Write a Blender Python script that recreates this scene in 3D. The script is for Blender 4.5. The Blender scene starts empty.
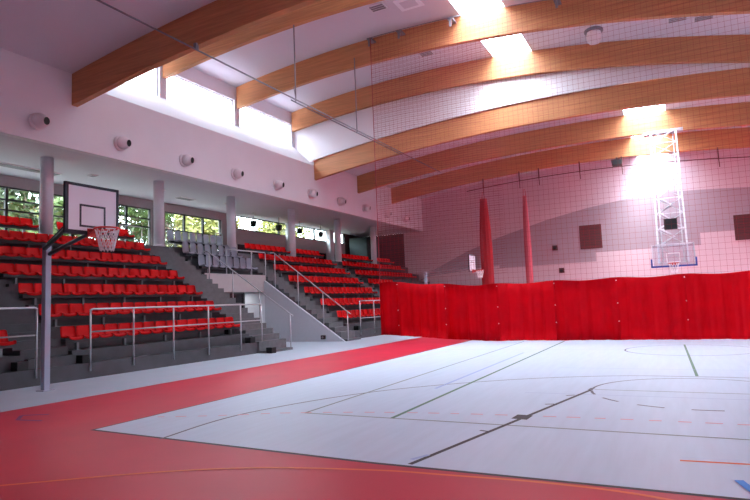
import bpy, bmesh, math, random
from mathutils import Vector, Matrix
random.seed(7)
C = bpy.context.scene.collection
sc = bpy.context.scene

# ------------------------------------------------------------------ materials
def mat(name, col, rough=0.6, metal=0.0, spec=0.4, var=0.0, vscale=6.0, bump=0.0, bscale=40.0, coat=0.0, stretch=None):
    m = bpy.data.materials.new(name); m.use_nodes = True
    nt = m.node_tree; b = nt.nodes['Principled BSDF']
    b.inputs['Base Color'].default_value = (*col, 1); b.inputs['Roughness'].default_value = rough
    b.inputs['Metallic'].default_value = metal; b.inputs['Specular IOR Level'].default_value = spec
    b.inputs['Coat Weight'].default_value = coat
    if var or bump:
        tc = nt.nodes.new('ShaderNodeTexCoord'); src = tc.outputs['Object']
        if stretch:
            mp = nt.nodes.new('ShaderNodeMapping'); mp.inputs['Scale'].default_value = stretch
            nt.links.new(src, mp.inputs['Vector']); src = mp.outputs['Vector']
    if var:
        n = nt.nodes.new('ShaderNodeTexNoise'); n.inputs['Scale'].default_value = vscale; n.inputs['Detail'].default_value = 5
        r = nt.nodes.new('ShaderNodeValToRGB')
        r.color_ramp.elements[0].position = 0.3; r.color_ramp.elements[1].position = 0.7
        r.color_ramp.elements[0].color = (*[max(0, c*(1-var)) for c in col], 1)
        r.color_ramp.elements[1].color = (*[min(1, c*(1+var)) for c in col], 1)
        nt.links.new(src, n.inputs['Vector']); nt.links.new(n.outputs['Fac'], r.inputs['Fac']); nt.links.new(r.outputs['Color'], b.inputs['Base Color'])
    if bump:
        n2 = nt.nodes.new('ShaderNodeTexNoise'); n2.inputs['Scale'].default_value = bscale
        bp = nt.nodes.new('ShaderNodeBump'); bp.inputs['Strength'].default_value = bump; bp.inputs['Distance'].default_value = 0.02
        nt.links.new(src, n2.inputs['Vector']); nt.links.new(n2.outputs['Fac'], bp.inputs['Height']); nt.links.new(bp.outputs['Normal'], b.inputs['Normal'])
    return m

def glass_mat(name, tint=(0.95, 1, 0.98), refl=0.06):
    m = bpy.data.materials.new(name); m.use_nodes = True; nt = m.node_tree
    nt.nodes.remove(nt.nodes['Principled BSDF'])
    out = nt.nodes['Material Output']
    t = nt.nodes.new('ShaderNodeBsdfTransparent'); t.inputs['Color'].default_value = (*tint, 1)
    g = nt.nodes.new('ShaderNodeBsdfGlossy'); g.inputs['Roughness'].default_value = 0.03
    mx = nt.nodes.new('ShaderNodeMixShader'); mx.inputs['Fac'].default_value = refl
    nt.links.new(t.outputs[0], mx.inputs[1]); nt.links.new(g.outputs[0], mx.inputs[2]); nt.links.new(mx.outputs[0], out.inputs['Surface'])
    return m

def wood_mat(name, col):
    m = bpy.data.materials.new(name); m.use_nodes = True; nt = m.node_tree; b = nt.nodes['Principled BSDF']
    tc = nt.nodes.new('ShaderNodeTexCoord'); sep = nt.nodes.new('ShaderNodeSeparateXYZ')
    nt.links.new(tc.outputs['Object'], sep.inputs[0])
    mp = nt.nodes.new('ShaderNodeMapping'); mp.inputs['Scale'].default_value = (0.6, 4, 14)
    n = nt.nodes.new('ShaderNodeTexNoise'); n.inputs['Scale'].default_value = 1.2; n.inputs['Detail'].default_value = 6
    nt.links.new(tc.outputs['Object'], mp.inputs['Vector']); nt.links.new(mp.outputs['Vector'], n.inputs['Vector'])
    r = nt.nodes.new('ShaderNodeValToRGB'); r.color_ramp.elements[0].position = 0.25; r.color_ramp.elements[1].position = 0.75
    r.color_ramp.elements[0].color = (*[c*0.78 for c in col], 1); r.color_ramp.elements[1].color = (*[min(1, c*1.18) for c in col], 1)
    nt.links.new(n.outputs['Fac'], r.inputs['Fac']); nt.links.new(r.outputs['Color'], b.inputs['Base Color'])
    b.inputs['Roughness'].default_value = 0.5; b.inputs['Specular IOR Level'].default_value = 0.3
    return m

M = dict(
    wall=mat('white_plaster', (0.73, 0.71, 0.755), 0.8, var=0.02, vscale=0.7),
    ceil=mat('ceiling_panel', (0.65, 0.63, 0.69), 0.8, var=0.015, vscale=0.5),
    wallpink=mat('far_wall_paint', (0.62, 0.51, 0.57), 0.8, var=0.02, vscale=0.6),
    swoosh=mat('grey_paint', (0.37, 0.31, 0.36), 0.8, var=0.02, vscale=0.6),
    swoosh2=mat('pale_paint', (0.72, 0.63, 0.68), 0.8, var=0.02, vscale=0.6),
    stringer=mat('grey_plaster', (0.56, 0.58, 0.63), 0.8, var=0.02),
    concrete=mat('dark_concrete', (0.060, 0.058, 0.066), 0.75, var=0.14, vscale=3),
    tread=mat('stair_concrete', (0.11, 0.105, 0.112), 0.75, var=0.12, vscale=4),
    rubber=mat('black_rubber', (0.012, 0.012, 0.014), 0.7),
    red_floor=mat('red_sports_floor', (0.62, 0.024, 0.056), 0.40, spec=0.27, var=0.06, vscale=0.9),
    grey_floor=mat('grey_sports_floor', (0.46, 0.52, 0.60), 0.5, var=0.03, vscale=1.2),
    white_floor=mat('white_court_floor', (0.62, 0.74, 0.87), 0.42, spec=0.35, var=0.035, vscale=1.3, stretch=(6, 0.6, 1)),
    l_black=mat('line_black', (0.03, 0.028, 0.04), 0.5), l_green=mat('line_green', (0.10, 0.24, 0.16), 0.5),
    l_greyg=mat('line_grey_green', (0.22, 0.28, 0.27), 0.5), l_grey=mat('line_grey', (0.13, 0.13, 0.17), 0.5),
    l_pink=mat('line_pink', (0.80, 0.36, 0.42), 0.5), l_blue=mat('tape_blue', (0.07, 0.30, 0.75), 0.5),
    l_fblue=mat('line_pale_blue', (0.40, 0.53, 0.80), 0.5), l_orange=mat('line_orange', (0.85, 0.16, 0.05), 0.5),
    l_faint=mat('line_faint', (0.50, 0.60, 0.76), 0.5), l_violet=mat('tape_violet', (0.24, 0.08, 0.26), 0.5),
    l_red=mat('line_red', (0.42, 0.03, 0.05), 0.5),
    wood=wood_mat('glulam_timber', (0.47, 0.20, 0.085)),
    seat=mat('red_plastic', (0.82, 0.008, 0.010), 0.45, spec=0.22), gseat=mat('grey_plastic', (0.40, 0.42, 0.50), 0.4),
    beam=mat('dark_steel', (0.035, 0.035, 0.04), 0.5), bracket=mat('grey_steel', (0.16, 0.165, 0.18), 0.45, metal=0.4),
    rail=mat('brushed_steel', (0.50, 0.51, 0.54), 0.35, metal=0.6), pole=mat('painted_post', (0.30, 0.33, 0.42), 0.45),
    column=mat('column_paint', (0.62, 0.59, 0.64), 0.7), navy=mat('navy_frame', (0.025, 0.022, 0.040), 0.45),
    board=mat('backboard_white', (0.80, 0.80, 0.86), 0.16, spec=0.6), rim=mat('rim_red', (0.62, 0.03, 0.03), 0.4),
    cord=mat('white_cord', (0.82, 0.78, 0.80), 0.8), curtain=mat('curtain_red', (0.60, 0.002, 0.012), 0.7, spec=0.1, var=0.06, vscale=2),
    netred=mat('net_red', (0.26, 0.018, 0.03), 0.8), drape=mat('drape_red', (0.36, 0.004, 0.012), 0.7),
    pinkdrape=mat('net_drape_pink', (0.42, 0.07, 0.10), 0.8),
    metal=mat('galvanised', (0.55, 0.57, 0.62), 0.35, metal=0.5), whitesteel=mat('white_steel', (0.78, 0.78, 0.84), 0.4),
    bluepad=mat('blue_padding', (0.03, 0.07, 0.36), 0.5), black=mat('matt_black', (0.015, 0.014, 0.016), 0.6),
    darkwin=mat('dark_glass', (0.02, 0.018, 0.02), 0.12, spec=0.6), maroon=mat('dark_maroon', (0.11, 0.030, 0.035), 0.7),
    frame=mat('dark_window_frame', (0.035, 0.034, 0.038), 0.5), pframe=mat('pale_window_frame', (0.72, 0.70, 0.73), 0.6),
    white=mat('white_paint', (0.82, 0.83, 0.88), 0.6), beige=mat('beige_plaster', (0.38, 0.33, 0.33), 0.8, var=0.03),
    glass=glass_mat('window_glass'), clear=glass_mat('acrylic', (0.92, 0.94, 0.97), 0.08), opal=glass_mat('skylight_glazing', (0.97, 0.98, 1), 0.03),
    leaf=mat('leaf_green', (0.045, 0.075, 0.016), 0.6, var=0.5, vscale=1.0), leaf2=mat('leaf_yellow', (0.13, 0.13, 0.025), 0.6, var=0.4, vscale=1.0), bark=mat('bark', (0.10, 0.07, 0.05), 0.9, var=0.3),
    grass=mat('pavement', (0.16, 0.15, 0.14), 0.9, var=0.3), teal=mat('dark_teal', (0.030, 0.050, 0.055), 0.5),
    roofing=mat('roofing', (0.2, 0.2, 0.21), 0.9), dish=mat('nozzle_white', (0.78, 0.72, 0.75), 0.5), brown=mat('dark_brown', (0.055, 0.030, 0.030), 0.7),
    gvent=mat('vent_grey', (0.20, 0.19, 0.22), 0.5), concourse=mat('concourse_floor', (0.20, 0.18, 0.18), 0.7),
)

# ------------------------------------------------------------------ mesh builder
class MB:
    def __init__(s): s.bm = bmesh.new(); s.mats = []
    def mi(s, m):
        if m not in s.mats: s.mats.append(m)
        return s.mats.index(m)
    def face(s, pts, m):
        vs = [s.bm.verts.new(p) for p in pts]; f = s.bm.faces.new(vs); f.material_index = s.mi(m); return f
    def box(s, a, b, m):
        x0, y0, z0 = [min(p, q) for p, q in zip(a, b)]; x1, y1, z1 = [max(p, q) for p, q in zip(a, b)]
        v = [s.bm.verts.new(p) for p in [(x0,y0,z0),(x1,y0,z0),(x1,y1,z0),(x0,y1,z0),(x0,y0,z1),(x1,y0,z1),(x1,y1,z1),(x0,y1,z1)]]
        k = s.mi(m)
        for q in [(0,3,2,1),(4,5,6,7),(0,1,5,4),(1,2,6,5),(2,3,7,6),(3,0,4,7)]:
            f = s.bm.faces.new([v[i] for i in q]); f.material_index = k
        return s
    def prism(s, prof, y0, y1, m, axis='y'):
        """profile in (x,z) extruded along y (or (y,z) along x)"""
        P = (lambda a, c, t: (a, t, c)) if axis == 'y' else (lambda a, c, t: (t, a, c))
        A = [s.bm.verts.new(P(a, c, y0)) for a, c in prof]; B = [s.bm.verts.new(P(a, c, y1)) for a, c in prof]
        k = s.mi(m); n = len(prof)
        fs = [s.bm.faces.new(A), s.bm.faces.new(B[::-1])]
        for i in range(n): fs.append(s.bm.faces.new([A[i], B[i], B[(i+1) % n], A[(i+1) % n]]))
        for f in fs: f.material_index = k
        return s
    def tube(s, pts, r, m, n=8, closed=False):
        pts = [Vector(p) for p in pts]; k = s.mi(m); rings = []
        N = len(pts)
        for i, p in enumerate(pts):
            if closed: d = pts[(i+1) % N] - pts[i-1]
            else: d = pts[min(i+1, N-1)] - pts[max(i-1, 0)]
            d.normalize(); u = d.cross(Vector((0, 0, 1)))
            if u.length < 1e-3: u = d.cross(Vector((1, 0, 0)))
            u.normalize(); v = d.cross(u); rr = r[i] if isinstance(r, (list, tuple)) else r
            rings.append([s.bm.verts.new(p + rr*(math.cos(2*math.pi*j/n)*u + math.sin(2*math.pi*j/n)*v)) for j in range(n)])
        for i in range(N if closed else N-1):
            A, B = rings[i], rings[(i+1) % N]
            for j in range(n):
                f = s.bm.faces.new([A[j], A[(j+1) % n], B[(j+1) % n], B[j]]); f.material_index = k; f.smooth = n > 6
        if not closed:
            for R in (rings[0], rings[-1]):
                f = s.bm.faces.new(R); f.material_index = k
        return s
    def lathe(s, prof, c, axis, m, n=20):
        """profile (r, t) about axis through c"""
        c = Vector(c); a = Vector(axis).normalized(); u = a.orthogonal().normalized(); v = a.cross(u); k = s.mi(m); rings = []
        for r, t in prof:
            rings.append([s.bm.verts.new(c + a*t + max(r, 1e-4)*(math.cos(2*math.pi*j/n)*u + math.sin(2*math.pi*j/n)*v)) for j in range(n)])
        for A, B in zip(rings, rings[1:]):
            for j in range(n):
                f = s.bm.faces.new([A[j], A[(j+1) % n], B[(j+1) % n], B[j]]); f.material_index = k; f.smooth = True
        for R in (rings[0], rings[-1]):
            f = s.bm.faces.new(R); f.material_index = k
        return s
    def build(s, name, parent=None, loc=None, label=None, cat=None, group=None, kind=None, bevel=0):
        bmesh.ops.recalc_face_normals(s.bm, faces=s.bm.faces[:])
        me = bpy.data.meshes.new(name); s.bm.to_mesh(me); s.bm.free()
        for m in s.mats: me.materials.append(M[m])
        o = bpy.data.objects.new(name, me); C.objects.link(o)
        if parent: o.parent = parent
        if loc: o.location = loc
        if bevel:
            md = o.modifiers.new('bevel', 'BEVEL'); md.width = bevel; md.segments = 2; md.limit_method = 'ANGLE'
        tag(o, label, cat, group, kind)
        return o

def tag(o, label=None, cat=None, group=None, kind=None):
    if label: o['label'] = label
    if cat: o['category'] = cat
    if group: o['group'] = group
    if kind: o['kind'] = kind
    return o
def thing(name, loc, label, cat, group=None):
    o = bpy.data.objects.new(name, None); C.objects.link(o); o.location = loc; o.empty_display_size = 0.2
    return tag(o, label, cat, group)
ORD = ['', 'first', 'second', 'third', 'fourth', 'fifth', 'sixth', 'seventh', 'eighth', 'ninth', 'tenth', 'eleventh', 'twelfth', 'thirteenth', 'fourteenth', 'fifteenth',
       'sixteenth', 'seventeenth', 'eighteenth', 'nineteenth', 'twentieth', 'twenty-first', 'twenty-second']

# ------------------------------------------------------------------ camera (28 mm, turned left, tilted up, slight roll)
cam_d = bpy.data.cameras.new('camera'); cam = bpy.data.objects.new('camera', cam_d); C.objects.link(cam); sc.camera = cam
yaw, pit, rol = 0.474634, 0.0912778, -0.0395281
cy, sy, cp, sp, cr, sr = math.cos(yaw), math.sin(yaw), math.cos(pit), math.sin(pit), math.cos(rol), math.sin(rol)
right = Vector((cy, sy, 0)); fwd = Vector((-sy*cp, cy*cp, sp)); up = right.cross(fwd)
r2 = cr*right + sr*up; u2 = -sr*right + cr*up
mw = Matrix(((r2.x, u2.x, -fwd.x, 0), (r2.y, u2.y, -fwd.y, 0), (r2.z, u2.z, -fwd.z, 1.8), (0, 0, 0, 1)))
cam.matrix_world = mw
cam_d.sensor_width = 36; cam_d.lens = 583.668/750*36; cam_d.clip_end = 300

# ------------------------------------------------------------------ hall shell
XW, XB, XR = -20.0, -26.0, 11.5       # gallery fascia, outer back wall, right wall
YN, YF = -7.0, 48.5                   # wall behind the viewer, far wall
ZS = 8.1                              # soffit over the stands
def low(x): return 11.0 - 0.0054*(x+5)**2
def high(x): return max(13.75 - 0.0264*(x+10) - 0.00758*(x+10)**2, low(x) + 0.02)
D = 1.25
def xs(a, b, n=24): return [a + (b-a)*i/n for i in range(n+1)]

def roof(name, y0, y1, zf, x0, x1, holes):
    mb = MB(); segs = []; cur = x0
    for h0, h1 in holes: segs.append((cur, h0)); cur = h1
    segs.append((cur, x1))
    for a, b in segs:
        X = xs(a, b, max(6, int((b-a)*1.2)))
        mb.prism([(x, zf(x)+D) for x in X] + [(x, zf(x)+D+0.3) for x in reversed(X)], y0, y1, 'ceil')
    return mb.build(name, kind='structure')
roof('ceiling', YN-0.3, 14.32, low, XW-0.3, XR+0.3, [])
roof('ceiling', 14.32, 30.74, high, XW-1.7, XR+0.3, [(-7.95, -5.9)])
roof('ceiling', 30.86, YF+0.3, low, XW-0.3, XR+0.3, [(-2.0, 0.15)])
# closing ends of the raised roof above the low roofs
for y0, y1 in ((14.32, 14.42), (30.74, 30.86)):
    mb = MB()
    X = xs(XW-1.6, XR, 40)
    lo = lambda x: (low(x)+D-0.02) if x > XW else 10.6
    mb.prism([(x, lo(x)) for x in X] + [(x, high(x)+D+0.1) for x in reversed(X)], y0, y1, 'wall')
    mb.build('wall_gable', kind='structure')

# left upper wall (fascia over the stands) with its sloping ledge under the clerestory
mb = MB()
mb.box((XW-0.3, YN, ZS), (XW, 14.34, low(XW)+D), 'wall')
mb.box((XW-0.3, 14.34, ZS), (XW, 30.8, 10.7), 'wall')
mb.box((XW-0.3, 30.8, ZS), (XW, YF, low(XW)+D), 'wall')
mb.prism([(XW, 10.7), (XW-1.4, 12.1), (XW-1.7, 12.1), (XW-0.3, 10.4)], 14.4, 30.76, 'wall')
mb.build('wall_left', kind='structure')
# clerestory: lintel, piers
mb = MB()
xc = XW-1.4
mb.box((xc-0.25, 14.4, 13.55), (xc, 30.76, high(xc)+D), 'wall')
for y in (14.4, 19.62, 24.98, 30.4):
    mb.box((xc-0.25, y, 12.1), (xc+0.04, y+0.42, 13.6), 'wall')
mb.build('wall_clerestory', kind='structure')
for i, (a, b) in enumerate(((14.82, 19.62), (20.04, 24.98), (25.4, 30.4))):
    w = MB()
    for y in (a, b-0.06): w.box((xc-0.18, y, 12.1), (xc-0.1, y+0.06, 13.55), 'pframe')
    for z in (12.1, 13.49): w.box((xc-0.18, a, z), (xc-0.1, b, z+0.06), 'pframe')
    for k in (1, 2, 3): w.box((xc-0.17, a+(b-a)*k/4-0.02, 12.1), (xc-0.11, a+(b-a)*k/4+0.02, 13.55), 'pframe')
    o = w.build('window_%d' % (i+1), kind='structure')
    MB().box((xc-0.15, a+0.06, 12.16), (xc-0.14, b-0.06, 13.49), 'opal').build('glass_pane', o)

# soffit over the stands
MB().box((XB-0.3, YN, ZS), (XW-0.3, YF, ZS+0.3), 'ceil').build('ceiling_soffit', kind='structure')
# far wall, painted swoosh
mb = MB()
X = xs(-26.3, XR, 40)
mb.prism([(-21.9, 0)] + [(XR, 0)] + [(x, low(x)+D+0.3) for x in reversed(xs(-20.2, XR, 40))] + [(-20.2, ZS), (-21.9, ZS)], YF, YF+0.3, 'wallpink')
top = [(-21.8, 3.2), (-20.0, 3.95), (-19.5, 4.4), (-16, 5.95), (-13, 6.98), (-9, 8.05), (-6, 8.65), (-3.44, 9.0), (0, 9.25), (3, 9.1), (5.1, 8.96), (XR-0.05, 7.9)]
bot = [(XR-0.05, 6.0), (1.75, 6.0), (1.75, 5.1), (-5.49, 5.1), (-5.49, 4.4), (-13.2, 4.35), (-13.2, 4.6), (-19.2, 4.15), (-21.8, 3.1)]
f = mb.face([(x, YF-0.006, z) for x, z in top + bot], 'swoosh')
mb.box((-21.9, YF+0.01, 0), (-26.3, YF+0.3, ZS), 'brown')  # dark panel in place of the recess, its shade put into the colour
mb.build('wall_far', kind='structure')
# recessed square vents and small devices on the far wall
def square_win(x0, x1, z0, z1, label):
    o = thing('wall_hatch', ((x0+x1)/2, YF, z0), label, 'hatch')
    mb = MB(); t = 0.1; a, b, h = x0-(x0+x1)/2, x1-(x0+x1)/2, z1-z0
    mb.box((a, -0.07, 0), (a+t, 0, h), 'maroon').box((b-t, -0.07, 0), (b, 0, h), 'maroon').box((a, -0.07, 0), (b, 0, t), 'maroon').box((a, -0.07, h-t), (b, 0, h), 'maroon')
    mb.build('frame', o)
    p = MB().box((a+t, -0.03, t), (b-t, -0.004, h-t), 'maroon')
    for k in range(1, 8): p.box((a+t, -0.05, t+k*(h-2*t)/8-0.02), (b-t, -0.03, t+k*(h-2*t)/8+0.02), 'brown')
    p.build('panel', o)
square_win(-6.59, -4.95, 5.42, 7.3, 'dark maroon square hatch in the far wall left of the hoop truss')
square_win(3.9, 5.6, 5.25, 7.05, 'dark maroon square hatch in the far wall cut by the right photo edge')
def wall_device(x, z, s, label, cat):
    o = thing('wall_box', (x, YF, z), label, cat)
    MB().box((-s, -0.12, -s), (s, 0, s), 'maroon').build('housing', o, bevel=0.02)
    MB().lathe([(s*0.65, 0), (s*0.65, 0.02), (s*0.3, 0.03)], (0, -0.12, 0), (0, -1, 0), 'black', 16).build('cover', o)
wall_device(-8.55, 5.7, 0.2, 'small dark wall box on the grey painted swoosh, upper of two', 'wall box')
wall_device(-8.15, 3.85, 0.2, 'small dark wall box just above the red curtain, lower of two', 'wall box')
# painted-on skirting / right wall, unseen window band added for fill daylight, wall behind the viewer
WR = [(3.0+7.6*k, 3.0+7.6*k+6.6) for k in range(1, 6)]
zr0, zr1 = 3.2, 6.4
YG0, YG1 = -6.0, 9.4        # unseen low glazed front, added to brighten the near floor
mb = MB()
mb.box((XR, YN, 0), (XR+0.3, YG0, zr0), 'wall').box((XR, YG1, 0), (XR+0.3, YF, zr0), 'wall').box((XR, YG0, 0), (XR+0.3, YG1, 0.3), 'wall').box((XR, YN, zr1), (XR+0.3, YF, 11.3), 'wall')
ys = [YN] + [v for w in WR for v in w] + [YF]
for i in range(0, len(ys), 2): mb.box((XR, ys[i], zr0), (XR+0.3, ys[i+1], zr1), 'wall')
mb.build('wall_right', kind='structure')
for i, (a, b) in enumerate(WR):
    w = MB()
    for k in range(5): w.box((XR+0.1, a+(b-a)*k/4-0.04, zr0), (XR+0.2, a+(b-a)*k/4+0.04, zr1), 'pframe')
    for z in (zr0, (zr0+zr1)/2, zr1): w.box((XR+0.1, a, z-0.04), (XR+0.2, b, z+0.04), 'pframe')
    o = w.build('window_%d' % (i+4), kind='structure')
    MB().box((XR+0.145, a, zr0), (XR+0.155, b, zr1), 'opal').build('glass_pane', o)
w = MB()
for k in range(8): w.box((XR+0.1, YG0+(YG1-YG0)*k/7-0.04, 0.3), (XR+0.2, YG0+(YG1-YG0)*k/7+0.04, zr0), 'pframe')
for z in (0.3, 2.2, zr0): w.box((XR+0.1, YG0, z-0.04), (XR+0.2, YG1, z+0.04), 'pframe')
o = w.build('window_9', kind='structure')
MB().box((XR+0.145, YG0, 0.3), (XR+0.155, YG1, zr0), 'opal').build('glass_pane', o)
MB().box((XB-0.3, YN-0.3, 0), (XR+0.3, YN, 12), 'wall').build('wall_near', kind='structure')

# outer back wall of the stands with its glazing
mb = MB()
x0, x1 = XB-0.25, XB
mb.box((x0, YN, 0), (x1, YF, 4.95), 'beige')
mb.box((x0, YN, 7.6), (x1, 28.9, ZS), 'beige')
mb.box((x0, YN, 4.95), (x1, 8.9, 7.6), 'beige')
mb.box((x0, 23.2, 4.95), (x1, 24.2, 7.6), 'beige')
mb.box((x0, 28.9, 4.95), (x1, 30.4, ZS), 'beige')
mb.box((x0, 30.4, 6.15), (x1, 44.8, 7.15), 'beige')
mb.box((x0, 44.8, 4.95), (x1, YF, ZS), 'brown')
mb.build('wall_back', kind='structure')
def glazing(idx, ya, yb, za, zb, mull, trans, fm='frame'):
    w = MB()
    n = max(1, round((yb-ya)/mull))
    for k in range(n+1): w.box((XB-0.17, ya+(yb-ya)*k/n-0.06, za), (XB-0.05, ya+(yb-ya)*k/n+0.06, zb), fm)
    for z in trans: w.box((XB-0.16, ya, z-0.035), (XB-0.06, yb, z+0.035), fm)
    o = w.build('window_%d' % idx, kind='structure')
    MB().box((XB-0.115, ya, za), (XB-0.105, yb, zb), 'glass').build('glass_pane', o)
glazing(11, 8.9, 23.2, 4.95, 7.6, 1.53, (4.98, 6.55, 7.02, 7.57))
glazing(12, 24.2, 28.9, 4.95, 7.6, 1.55, (4.98, 6.55, 7.57))
glazing(13, 30.4, 44.8, 7.15, ZS, 4.8, (7.18, 8.07), 'frame')
# dark inner glazing below the spandrel
w = MB().box((XB-0.2, 30.4, 4.95), (XB-0.12, 44.8, 6.15), 'darkwin')
o = w.build('window_14', kind='structure')
fr = MB()
for k in range(10): fr.box((XB-0.12, 30.4+1.6*k-0.05, 4.95), (XB-0.02, 30.4+1.6*k+0.05, 6.15), 'pframe' if k % 3 == 0 else 'frame')
fr.build('window_frame', o)
# pale piers in front of the bright strip
for y in (36.2, 41.9):
    MB().box((XB+0.02, y-0.3, 4.95), (XB+0.45, y+0.3, ZS), 'column').build('wall_pier', kind='structure')
# dark booth in the far corner of the gallery
o = thing('booth', (-24.9, 46.4, 4.93), 'dark teal booth in the far left corner behind the stands', 'booth')
MB().box((-0.9, -1.2, 0), (0.9, 1.2, 2.75), 'teal').build('cabin', o, bevel=0.02)
MB().box((0.9, -0.45, 0.02), (0.94, 0.45, 2.1), 'black').build('door', o)

# floor: grey strip, red surround, white court and all its lines in one mesh
mb = MB()
def flat(pts, m, z): mb.face([(x, y, z) for x, y in pts], m)
def rect(a, b, m, z): flat([(a[0], a[1]), (b[0], a[1]), (b[0], b[1]), (a[0], b[1])], m, z)
mb.box((XB, YN, -0.2), (XR, YF, -0.004), 'grey_floor')
rect((XB, YN), (-11.75, YF), 'grey_floor', 0)
rect((-11.75, YN), (XR, YF), 'red_floor', 0)
flat([(-8.34, 6.22), (-3.2, 5.97), (8.88, 6.05), (8.88, 34.2), (-8.34, 34.2)], 'l_black', 0.002)
flat([(-8.29, 6.27), (-3.2, 6.03), (8.83, 6.1), (8.83, 34.1), (-8.29, 34.1)], 'white_floor', 0.004)
def ribbon(pts, w, m, z=0.007):
    for (x0, y0), (x1, y1) in zip(pts, pts[1:]):
        d = Vector((x1-x0, y1-y0)); n = Vector((-d.y, d.x)).normalized()*w/2
        flat([(x0+n.x, y0+n.y), (x0-n.x, y0-n.y), (x1-n.x, y1-n.y), (x1+n.x, y1+n.y)], m, z)
def crom(P, n=8):
    out = []
    Q = [P[0]] + P + [P[-1]]
    for i in range(len(P)-1):
        a, b, c, d = [Vector(q) for q in Q[i:i+4]]
        for k in range(n):
            t = k/n; out.append(tuple(0.5*((2*b) + (c-a)*t + (2*a-5*b+4*c-d)*t*t + (3*b-a-3*c+d)*t**3)))
    return out + [P[-1]]
ribbon([(-5.75, 8.36), (8.8, 8.36)], 0.045, 'l_greyg')
ribbon([(-5.75, 8.36), (-5.78, 24.3)], 0.05, 'l_greyg')
ribbon([(-4.12, 8.36), (-4.17, 24.3)], 0.07, 'l_green')
ribbon([(0.22, 14.2), (0.05, 22.5)], 0.06, 'l_green')
ribbon([(-4.59, 11.4), (-4.64, 19.4)], 0.07, 'l_fblue')
ribbon(crom([(-6.68, 6.1), (-6.75, 8.1), (-5.65, 10.75), (-3.6, 12.85), (-1.48, 13.95), (0.2, 14.1), (1.5, 13.95), (4.0, 12.85), (6.0, 10.75), (7.1, 8.1), (7.1, 6.1)], 10), 0.05, 'l_grey')
ribbon([(-2.79, 6.07), (-1.6, 11.9)], 0.065, 'l_black', 0.008)
ribbon([(3.2, 6.07), (2.0, 11.9)], 0.065, 'l_black', 0.008)
ribbon([(-1.63, 11.85), (-1.6, 12.1)], 0.08, 'l_grey', 0.009)
arc = lambda cx, cyy, r, a0, a1, n: [(cx+r*math.cos(math.radians(a0+(a1-a0)*i/n)), cyy+r*math.sin(math.radians(a0+(a1-a0)*i/n))) for i in range(n+1)]
ribbon(arc(0.2, 12.0, 1.8, 0, 180, 40), 0.045, 'l_grey')
for k in range(7):
    ribbon(arc(0.2, 12.0, 1.8, 187+k*26, 187+k*26+14, 5), 0.05, 'l_grey')
ribbon([(-1.55, 11.93), (2.0, 11.93)], 0.04, 'l_greyg')
ribbon([(-2.72, 11.3), (8.7, 11.36)], 0.04, 'l_faint')
ribbon([(-2.8, 15.35), (8.7, 15.35)], 0.035, 'l_faint')
ribbon(arc(0.2, 20.5, 1.85, 0, 360, 64), 0.05, 'l_grey')
ribbon([(-8.2, 20.5), (8.8, 20.5)], 0.04, 'l_faint')
dash = crom([(-8.1, 7.35), (-7.1, 7.75), (-6.0, 8.3), (-4.2, 8.82), (-2.0, 9.12), (0.4, 9.25), (3, 9.2), (6, 8.5), (8.6, 7.3)], 12)
acc = 0.0
for a, b in zip(dash, dash[1:]):
    L = (Vector(b)-Vector(a)).length; n = max(1, int(L/0.04))
    for i in range(n):
        acc += L/n
        if (acc % 0.36) < 0.17:
            ribbon([tuple(Vector(a).lerp(Vector(b), i/n)), tuple(Vector(a).lerp(Vector(b), (i+1)/n))], 0.05, 'l_pink', 0.0075)
flat([(-2.36, 8.82), (-2.12, 8.8), (-2.10, 9.13), (-2.34, 9.15)], 'l_black', 0.009)
for a, b in (((-2.56, 7.92), (-2.40, 7.88)), ((-2.12, 10.13), (-1.98, 10.19)), ((-1.94, 11.1), (-1.8, 11.18))): ribbon([a, b], 0.05, 'l_black', 0.009)
ribbon([(-0.12, 7.15), (0.75, 7.23)], 0.05, 'l_orange')
ribbon([(0.37, 6.58), (0.47, 6.22)], 0.08, 'l_blue', 0.010); ribbon([(0.52, 6.5), (0.62, 6.2)], 0.08, 'l_blue', 0.011)
ribbon([(-2.85, 6.25), (-2.74, 6.5)], 0.06, 'l_fblue', 0.010)
ribbon(crom([(-8.9, 1.5), (-7.7, 3.1), (-6.65, 3.88), (-5.43, 4.82), (-4.35, 5.4), (-3.07, 5.75), (-2.3, 5.84), (-1.2, 5.92), (-0.2, 5.8), (1.5, 5.2)], 8), 0.055, 'l_orange', 0.004)
ribbon([(-10.9, 6.72), (-10.5, 6.4)], 0.07, 'l_violet', 0.004); ribbon([(-10.9, 6.72), (-10.45, 6.95)], 0.07, 'l_violet', 0.005); ribbon([(-10.5, 6.4), (-9.95, 6.49)], 0.07, 'l_violet', 0.006)
mb.build('floor', kind='structure')

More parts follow.
